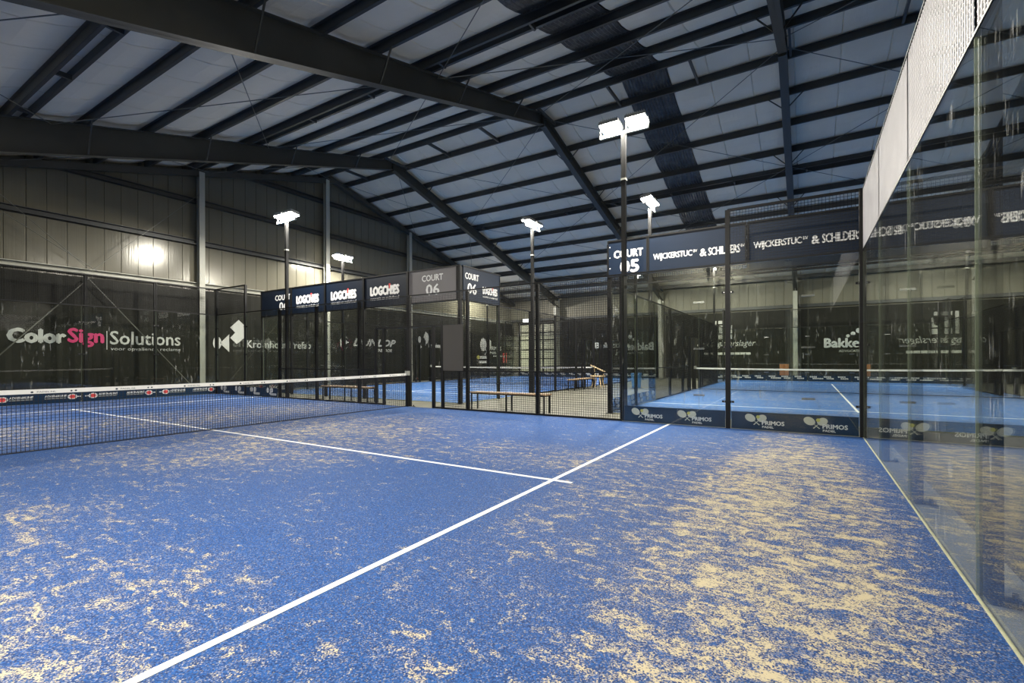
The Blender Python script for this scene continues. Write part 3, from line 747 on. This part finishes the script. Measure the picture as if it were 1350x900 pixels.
# printed films low on the glass
r = NEAR['side1']
for x0, x1 in ((-2, -.03), (-4, -2)):
    f = film('y', 10.0, '-Y', x0 + .05, x1 - (.05 if x1 == -2 else .03), r, behind=True)
    for px in ((x0 + .36, x0 + 1.26) if x0 == -2 else (x0 + .28, x0 + 1.18)): primos(px, 10.0092, .225, '-Y', f)
for x0, x1 in ((-20, -18), (-18, -16)):
    f = film('y', 10.0, '-Y', x0 + .03, x1 - .03, r)
    for px in (x0 + .3, x0 + 1.3):
        shape([ell(0, .05, .09, .09, 12), ell(.22, .05, .09, .09, 12), [(.18, -.12), (.5, -.12), (.5, -.05), (.18, -.05)], [(.1, -.06), (.16, -.12), (.2, -.06), (.15, 0)]], (px + .1, 9.988, .2), '-Y', M['dull_white'], f, 'sponsor_logo')
r = NEAR['end1']
for k in range(5):
    f = film('x', -20.0, '+X', 2 * k + .03, 2 * k + 1.97, r)
    for h in (0, 1):
        y = 2 * k + (.42 if h == 0 else 1.62) - (.0 if h == 0 else 0); p = Vector((-19.988, 0, 0))
        # racket, then word; mirrored arrangement on the second half
        ry = 2 * k + .28 if h == 0 else 2 * k + 1.78
        shape([ell(0, 0, .115, .085, 14)], (-19.988, ry, .19), '+X', M['dull_white'], f, 'racket_logo')
        sgn = -1 if h == 0 else 1
        shape([[(sgn * .10, -.014), (sgn * .20, -.014), (sgn * .20, .014), (sgn * .10, .014)]], (-19.988, ry, .19), '+X', M['white'], f, 'racket_logo')
        shape([[(-.075, 0), (-.04, -.055), (.04, -.055), (.075, 0), (.04, .055), (-.04, .055)]], (-19.988, ry, .19), '+X', M['red'], f, 'hexagon_logo', .006)
        ty = ry + .13 if h == 0 else ry - .13 - .5
        text('ADRENALINE', (-19.988, ty, .19), '+X', .5, .07, M['dull_white'], f, .09, .15)
        shape([[(0, 0), (.48, 0), (.48, .022), (0, .022)]], (-19.988, ty, .145), '+X', M['faint'], f, 'print_mark')
def logo_rows(face, o, n, step, parent, s=1.0):
    """two short staggered words that the photograph leaves illegible: rows of white blocks"""
    polys = []
    for k in range(n):
        b = k * step
        for q in range(4): polys.append([(b + q * .085 * s, .03), (b + q * .085 * s + .07 * s, .03), (b + q * .085 * s + .06 * s, .10), (b + q * .085 * s - .01 * s, .10)])
        for q in range(4 if k % 3 else 6): polys.append([(b + .12 + q * .085 * s, -.06), (b + .12 + q * .085 * s + .07 * s, -.06), (b + .12 + q * .085 * s + .06 * s, .01), (b + .12 + q * .085 * s - .01 * s, .01)])
    return shape(polys, o, face, M['dull_white'], parent, 'sponsor_logo', .003)
for k in range(5):
    f = film('y', 31.35, '-Y', -4.75 + 2 * k + .03, -4.75 + 2 * k + 1.97, C5['end1'])
    logo_rows('-Y', (-4.75 + 2 * k + .12, 31.336, .20), 3, .64, f)
    f = film('y', 31.4, '-Y', -19.3 + 2 * k + .03, -19.3 + 2 * k + 1.97, C6['end1'])
    logo_rows('-Y', (-19.3 + 2 * k + .12, 31.386, .20), 3, .64, f)
    f = film('y', 11.4, '-Y', -19.3 + 2 * k + .03, -19.3 + 2 * k + 1.97, C6['end0']) if k < 1 else None
    if f: text('LOGCHIES', (-19.3 + 2 * k + .5, 11.386, .16), '-Y', 1.0, .14, M['dull_white'], f, .14)
for y0 in (11.35, 13.35):
    f = film('x', -4.75, '-X', y0 + .03, y0 + 1.97, C5['side0'])
    for k in range(3):
        yy = y0 + .45 + .6 * k
        shape([ell(0, .07, .15, .07, 9), ell(.05, -.06, .12, .05, 8)], (-4.762, yy, .19), '-X', M['dull_white'], f, 'sponsor_logo')
        shape([ell(0, .07, .15, .07, 9), ell(.05, -.06, .12, .05, 8)], (-4.738, yy, .19), '+X', M['dull_white'], f, 'sponsor_logo')
for k in range(3):
    f = film('x', -9.3, '+X', 15.4 + 2 * k + .03, 15.4 + 2 * k + 1.97, C6['side1'], .3) if False else None

# shade panel fixed on the gate side of the near fence
sp = MB().box(-8.72, -8.08, 9.955, 9.975, 1.0, 2.17); spo = sp.build('shade_board', M['shade'], None)
tag(spo, 'dark brown translucent board fixed on the near fence beside the gateway', 'panel')

# ------------------------------------------------------------------ sign boards
def board(x0, x1, y, z0, z1, label, mat='navy', face='-Y', group='sponsor boards above court 06'):
    n = PL[face][2]
    if face == '-Y':
        root = empty('sign_board', ((x0 + x1) / 2, y, z0), label, 'sign', group)
        MB().box(x0 + .02, x1 - .02, y - .012, y + .012, z0, z1).build('sheet', M[mat], root)
        fr = MB().box(x0, x1, y - .03, y + .03, z1 - .01, z1 + .025).box(x0, x1, y - .02, y + .02, z0 - .015, z0 + .005).box(x0, x0 + .03, y - .025, y + .025, z0, z1).box(x1 - .03, x1, y - .025, y + .025, z0, z1)
    else:
        root = empty('sign_board', (y, (x0 + x1) / 2, z0), label, 'sign', group)
        MB().box(y - .012, y + .012, x0 + .02, x1 - .02, z0, z1).build('sheet', M[mat], root)
        fr = MB().box(y - .03, y + .03, x0, x1, z1 - .01, z1 + .025).box(y - .02, y + .02, x0, x1, z0 - .015, z0 + .005).box(y - .025, y + .025, x1 - .03, x1, z0, z1)
    fr.build('frame', M['black'], root)
    return root
def logchies(x, y, z, wd, face, parent, s=1.0):
    ux = PL[face][0]; p = Vector((x, y, z)) if face == '-Y' else Vector((y, x, z))
    text('LOGCH!ES', p + Vector((0, 0, .17 * s)), face, wd, .33 * s, M['white'], parent, .16, 0, .95, off=.018)
    shape([ell(0, 0, .045 * s, .045 * s, 10)], p + ux * wd * .675 + Vector((0, 0, .50 * s)), face, M['red'], parent, 'red_dot', .016)
    shape([[(0, 0), (.05 * s, 0), (.05 * s, .10 * s), (0, .10 * s)]], p + ux * (wd * .675 - .025) + Vector((0, 0, .385 * s)), face, M['red'], parent, 'red_dot', .018)
    text('renovatie en onderhoud', p + ux * .02 + Vector((0, 0, .04 * s)), face, wd * .97, .10 * s, M['white'], parent, .02, off=.018)
ys = 11.36
b = board(-19.3, -17.3, ys, 3.03, 4.0, 'navy COURT 06 board farthest left, partly behind the left floodlight pole', 'navy_dark')
text('COURT', (-18.35, ys, 3.58), '-Y', .98, .22, M['white'], b, .075, off=.016); text('06', (-18.08, ys, 3.20), '-Y', .52, .32, M['white'], b, .075, off=.016)
for k, l in enumerate(('leftmost navy board with LOGCHIES lettering, just right of the floodlight pole', 'middle navy board of the three with LOGCHIES lettering', 'right-hand navy board with LOGCHIES lettering, beside the COURT 06 board greyed with painted glare')):
    x0 = -17.3 + 2 * k; b = board(x0, x0 + 2, ys, 3.03, 4.0, l, 'navy_dark'); logchies(x0 + .30, ys, 3.19, 1.34, '-Y', b, 1.0)
b = board(-11.3, -9.36, ys, 3.03, 4.0, 'navy COURT 06 board with painted grey glare at the corner of court 06', 'navy_glare')
text('COURT', (-10.72, ys, 3.64), '-Y', .84, .20, M['white'], b, .075, off=.016); text('06', (-10.56, ys, 3.22), '-Y', .54, .34, M['white'], b, .075, off=.016)
b = board(11.45, 13.4, -9.24, 3.03, 4.0, 'navy board with COURT 06 and small LOGCHIES facing the aisle', face='+X')
text('COURT', (-9.24, 11.55, 3.64), '+X', .68, .20, M['white'], b, .075, off=.016); text('06', (-9.24, 11.66, 3.22), '+X', .46, .33, M['white'], b, .075, off=.016)
logchies(12.42, -9.24, 3.16, .82, '+X', b, .75)
ys = 11.30; G5 = 'boards above court 05'
b = board(-4.78, -3.83, ys, 3.22, 4.05, 'navy COURT 05 board behind the tall near floodlight pole', group=G5)
text('COURT', (-4.63, ys, 3.64), '-Y', .70, .19, M['white'], b, .10, off=.016); text('05', (-4.48, ys, 3.28), '-Y', .46, .31, M['white'], b, .10, off=.016)
for i in range(3):
    shape([ell(0, 0, .014, .014, 8)], (-4.72, ys, 3.42 + .25 * i), '-Y', M['white'], b, 'rivet', .014)
for k, l in enumerate(('long navy WIJCKERSTUC board beside the COURT 05 board', 'navy WIJCKERSTUC board seen through the raised mesh corner', 'navy WIJCKERSTUC board beyond the glass back wall', 'last navy WIJCKERSTUC board over the far right end of court 05')):
    x0 = -3.825 + 2.02 * k; x1 = x0 + 2.01 if k < 3 else 5.25
    b = board(x0, x1, ys, 3.22 if k < 1 else 3.1, 4.05, l, group=G5)
    xx = x0 + .12
    text('WIJCKERSTUC', (xx, ys, 3.47), '-Y', .84, .175, M['white'], b, .055, 0, .9, off=.016)
    text('BV', (xx + .86, ys, 3.58), '-Y', .08, .06, M['white'], b, .05, off=.016)
    text('&', (xx + .99, ys, 3.47), '-Y', .14, .17, M['white'], b, .08, off=.016)
    text('SCHILDERS', (xx + 1.16, ys, 3.47), '-Y', .62, .175, M['white'], b, .055, 0, .9, off=.016)
    text('BV', (xx + 1.79, ys, 3.58), '-Y', .07, .06, M['white'], b, .05, off=.016)

# ------------------------------------------------------------------ floodlight masts
def mast(x, y, bar_axis, tx, ty, label, dz=0.0):
    """bar_axis 'x'/'y'; (tx,ty) unit vector towards the court the lamps light"""
    ox, oy = (0, 0)
    root = empty('floodlight_mast', (x, y, 0), label, 'floodlight', 'floodlight masts of the courts')
    MB().box(x - .045, x + .045, y - .045, y + .045, .012, 5.98 + dz).build('pole', M['black'], root)
    MB().box(x - .10, x + .10, y - .10, y + .10, 0, .012).build('base_plate', M['black'], root)
    MB().box(x - .032, x + .032, y - .032, y + .032, 5.0 + dz, 6.02 + dz).box(x - .055, x + .055, y - .055, y + .055, 5.0 + dz, 5.04 + dz).build('pole_extension', M['pale_steel'], root)
    hx, hy = (.52, .03) if bar_axis == 'x' else (.03, .52)
    MB().box(x - hx, x + hx, y - hy, y + hy, 5.97 + dz, 6.03 + dz).build('crossbar', M['pale_steel'], root)
    for s in (-1, 1):
        lx, ly = (x + s * .28, y) if bar_axis == 'x' else (x, y + s * .28)
        c = Vector((lx, ly, 6.20 + dz)); n = Vector((tx * math.sin(TILT), ty * math.sin(TILT), -math.cos(TILT)))
        side = Vector((0, 0, 1)).cross(Vector((tx, ty, 0))); up = side.cross(n)
        def bx(cc, a, b_, d0, d1):
            m = MB(); m.hexa([cc + side * (sx * a) + up * (sy * b_) + n * d for d in (d0, d1) for sx, sy in ((-1, -1), (1, -1), (1, 1), (-1, 1))]); return m
        fl = bx(c, .21, .17, -.05, .02).build('floodlight', M['lampbody'], root)
        fins = MB()
        for q in range(9):
            m = bx(c + side * (-.18 + .045 * q), .006, .15, -.09, -.05); k = len(fins.v); fins.v += m.v; fins.f += [tuple(i + k for i in f) for f in m.f]
        fins.build('cooling_fins', M['lampbody'], fl)
        bx(c, .19, .15, .02, .055).build('diffuser', M['diffuser'], fl)
        for e in (-1, 1):
            p = c + side * (e * .225); MB().rod(p, (p.x, p.y, 6.02 + dz), .012, 4).build('bracket', M['pale_steel'], fl)
        L = bpy.data.lights.new('flood', 'AREA'); L.shape = 'RECTANGLE'; L.size = .38; L.size_y = .30; L.energy = LAMP_W; L.color = LAMP_COL
        lo = bpy.data.objects.new('flood', L); COL.objects.link(lo); lo.location = c + n * .06
        lo.rotation_euler = n.to_track_quat('-Z', 'Y').to_euler(); attach(lo, fl)
    return root
mast(-4.0, 10.16, 'x', 0, -1, 'tall near floodlight mast in front of the COURT 05 board')
mast(-15.75, 10.16, 'x', 0, -1, 'floodlight mast left of the LOGCHIES boards, lit against the end wall')
mast(-4.0, -.16, 'x', 0, 1, 'floodlight mast behind the camera, right side', -.6)
mast(-16.0, -.16, 'x', 0, 1, 'floodlight mast on the near long side, outside the left edge', -.6)
mast(-4.91, 15.35, 'y', 1, 0, 'short-looking floodlight mast rising behind the COURT 05 board')
mast(-4.91, 27.35, 'y', 1, 0, 'distant floodlight mast of court 05 hidden behind its navy board')
mast(5.41, 27.35, 'y', -1, 0, 'farthest right floodlight mast of court 05')
mast(-9.14, 15.4, 'y', -1, 0, 'floodlight mast in the middle distance above the aisle, beside court 06')
mast(-9.14, 27.4, 'y', -1, 0, 'distant floodlight mast of court 06 behind the COURT 05 board')
mast(-19.46, 15.4, 'y', 1, 0, 'floodlight mast against the end wall above the middle LOGCHIES board')
mast(-19.46, 27.4, 'y', 1, 0, 'farthest left floodlight mast of court 06')

# ------------------------------------------------------------------ benches
def bench(x0, x1, y0, y1, label, h=.46):
    root = empty('bench', ((x0 + x1) / 2, (y0 + y1) / 2, 0), label, 'bench', 'aisle benches')
    lx = (x1 - x0) > (y1 - y0)
    for k in range(3):
        if lx: w = (y1 - y0) / 3; MB().box(x0, x1, y0 + k * w + .006, y0 + (k + 1) * w - .006, h - .03, h).build('slat', M['wood'], root)
        else: w = (x1 - x0) / 3; MB().box(x0 + k * w + .006, x0 + (k + 1) * w - .006, y0, y1, h - .03, h).build('slat', M['wood'], root)
    MB().box(x0 + .03, x1 - .03, y0 + .03, y1 - .03, h - .06, h - .031).build('seat_frame', M['black'], root)
    L = (x1 - x0) if lx else (y1 - y0)
    for f in (.03, L / 2 - .015, L - .06):
        for g in (0, 1):
            if lx: xx = x0 + f; yy = y0 + .03 if g == 0 else y1 - .06
            else: yy = y0 + f; xx = x0 + .03 if g == 0 else x1 - .06
            MB().box(xx, xx + .03, yy, yy + .03, 0, h - .06).build('leg', M['black'], root)
bench(-8.15, -5.95, 10.30, 10.66, 'long wooden bench with black legs behind the mesh, right of the gateway')
bench(-14.15, -11.95, 10.30, 10.66, 'long wooden bench with black legs behind the net, left of the gateway')
bench(-9.12, -8.76, 18.2, 20.3, 'wooden bench beside court 06, farther down the aisle')
# wooden folding stool/chair by the court 06 net post
ch = empty('wooden_chair', (-8.75, 20.75, 0), 'pale wooden folding chair standing by the court 06 net post', 'chair')
MB().box(-9.05, -8.5, 20.5, 20.95, .50, .54).build('seat', M['palewood'], ch)
MB().hexa([(-9.2, 20.9, .98), (-9.2, 21.2, .94), (-8.6, 21.2, .68), (-8.6, 20.9, .72), (-9.2, 20.9, 1.02), (-9.2, 21.2, .98), (-8.6, 21.2, .72), (-8.6, 20.9, .76)]).build('backrest', M['palewood'], ch)
for ax, ay, bx_, by in ((-9.0, 20.55, -8.9, 20.6), (-8.55, 20.55, -8.65, 20.6), (-9.0, 20.9, -8.9, 20.9), (-8.55, 20.9, -8.65, 20.9)):
    MB().rod((ax, ay, 0.0), (bx_, by, .50), .025, 4).build('leg', M['palewood'], ch)
MB().rod((-9.0, 20.95, .3), (-9.1, 21.1, .98), .02, 4).rod((-8.6, 20.95, .3), (-8.65, 21.1, .72), .02, 4).build('back_frame', M['palewood'], ch)
# bins
bn = empty('waste_bin', (-7.2, 21.3, 0), 'small blue waste bin in the aisle beyond the wooden chair', 'bin')
MB().rod((-7.2, 21.3, 0), (-7.2, 21.3, .62), .19, 14, True, .23).build('body', M['bin'], bn)
MB().rod((-7.2, 21.3, .62), (-7.2, 21.3, .66), .24, 14).build('rim', M['bin'], bn)
# orange crate by the far column
cr = empty('orange_cabinet', (-1.9, 32.3, 0), 'brown orange box by the far column behind court 05', 'cabinet')
MB().box(-2.12, -1.66, 32.1, 32.5, 0.0, .94).build('body', M['orange'], cr)
MB().box(-2.10, -1.90, 32.08, 32.1, .06, .9).build('door', M['orange'], cr); MB().box(-1.88, -1.68, 32.08, 32.1, .06, .9).build('door', M['orange'], cr)
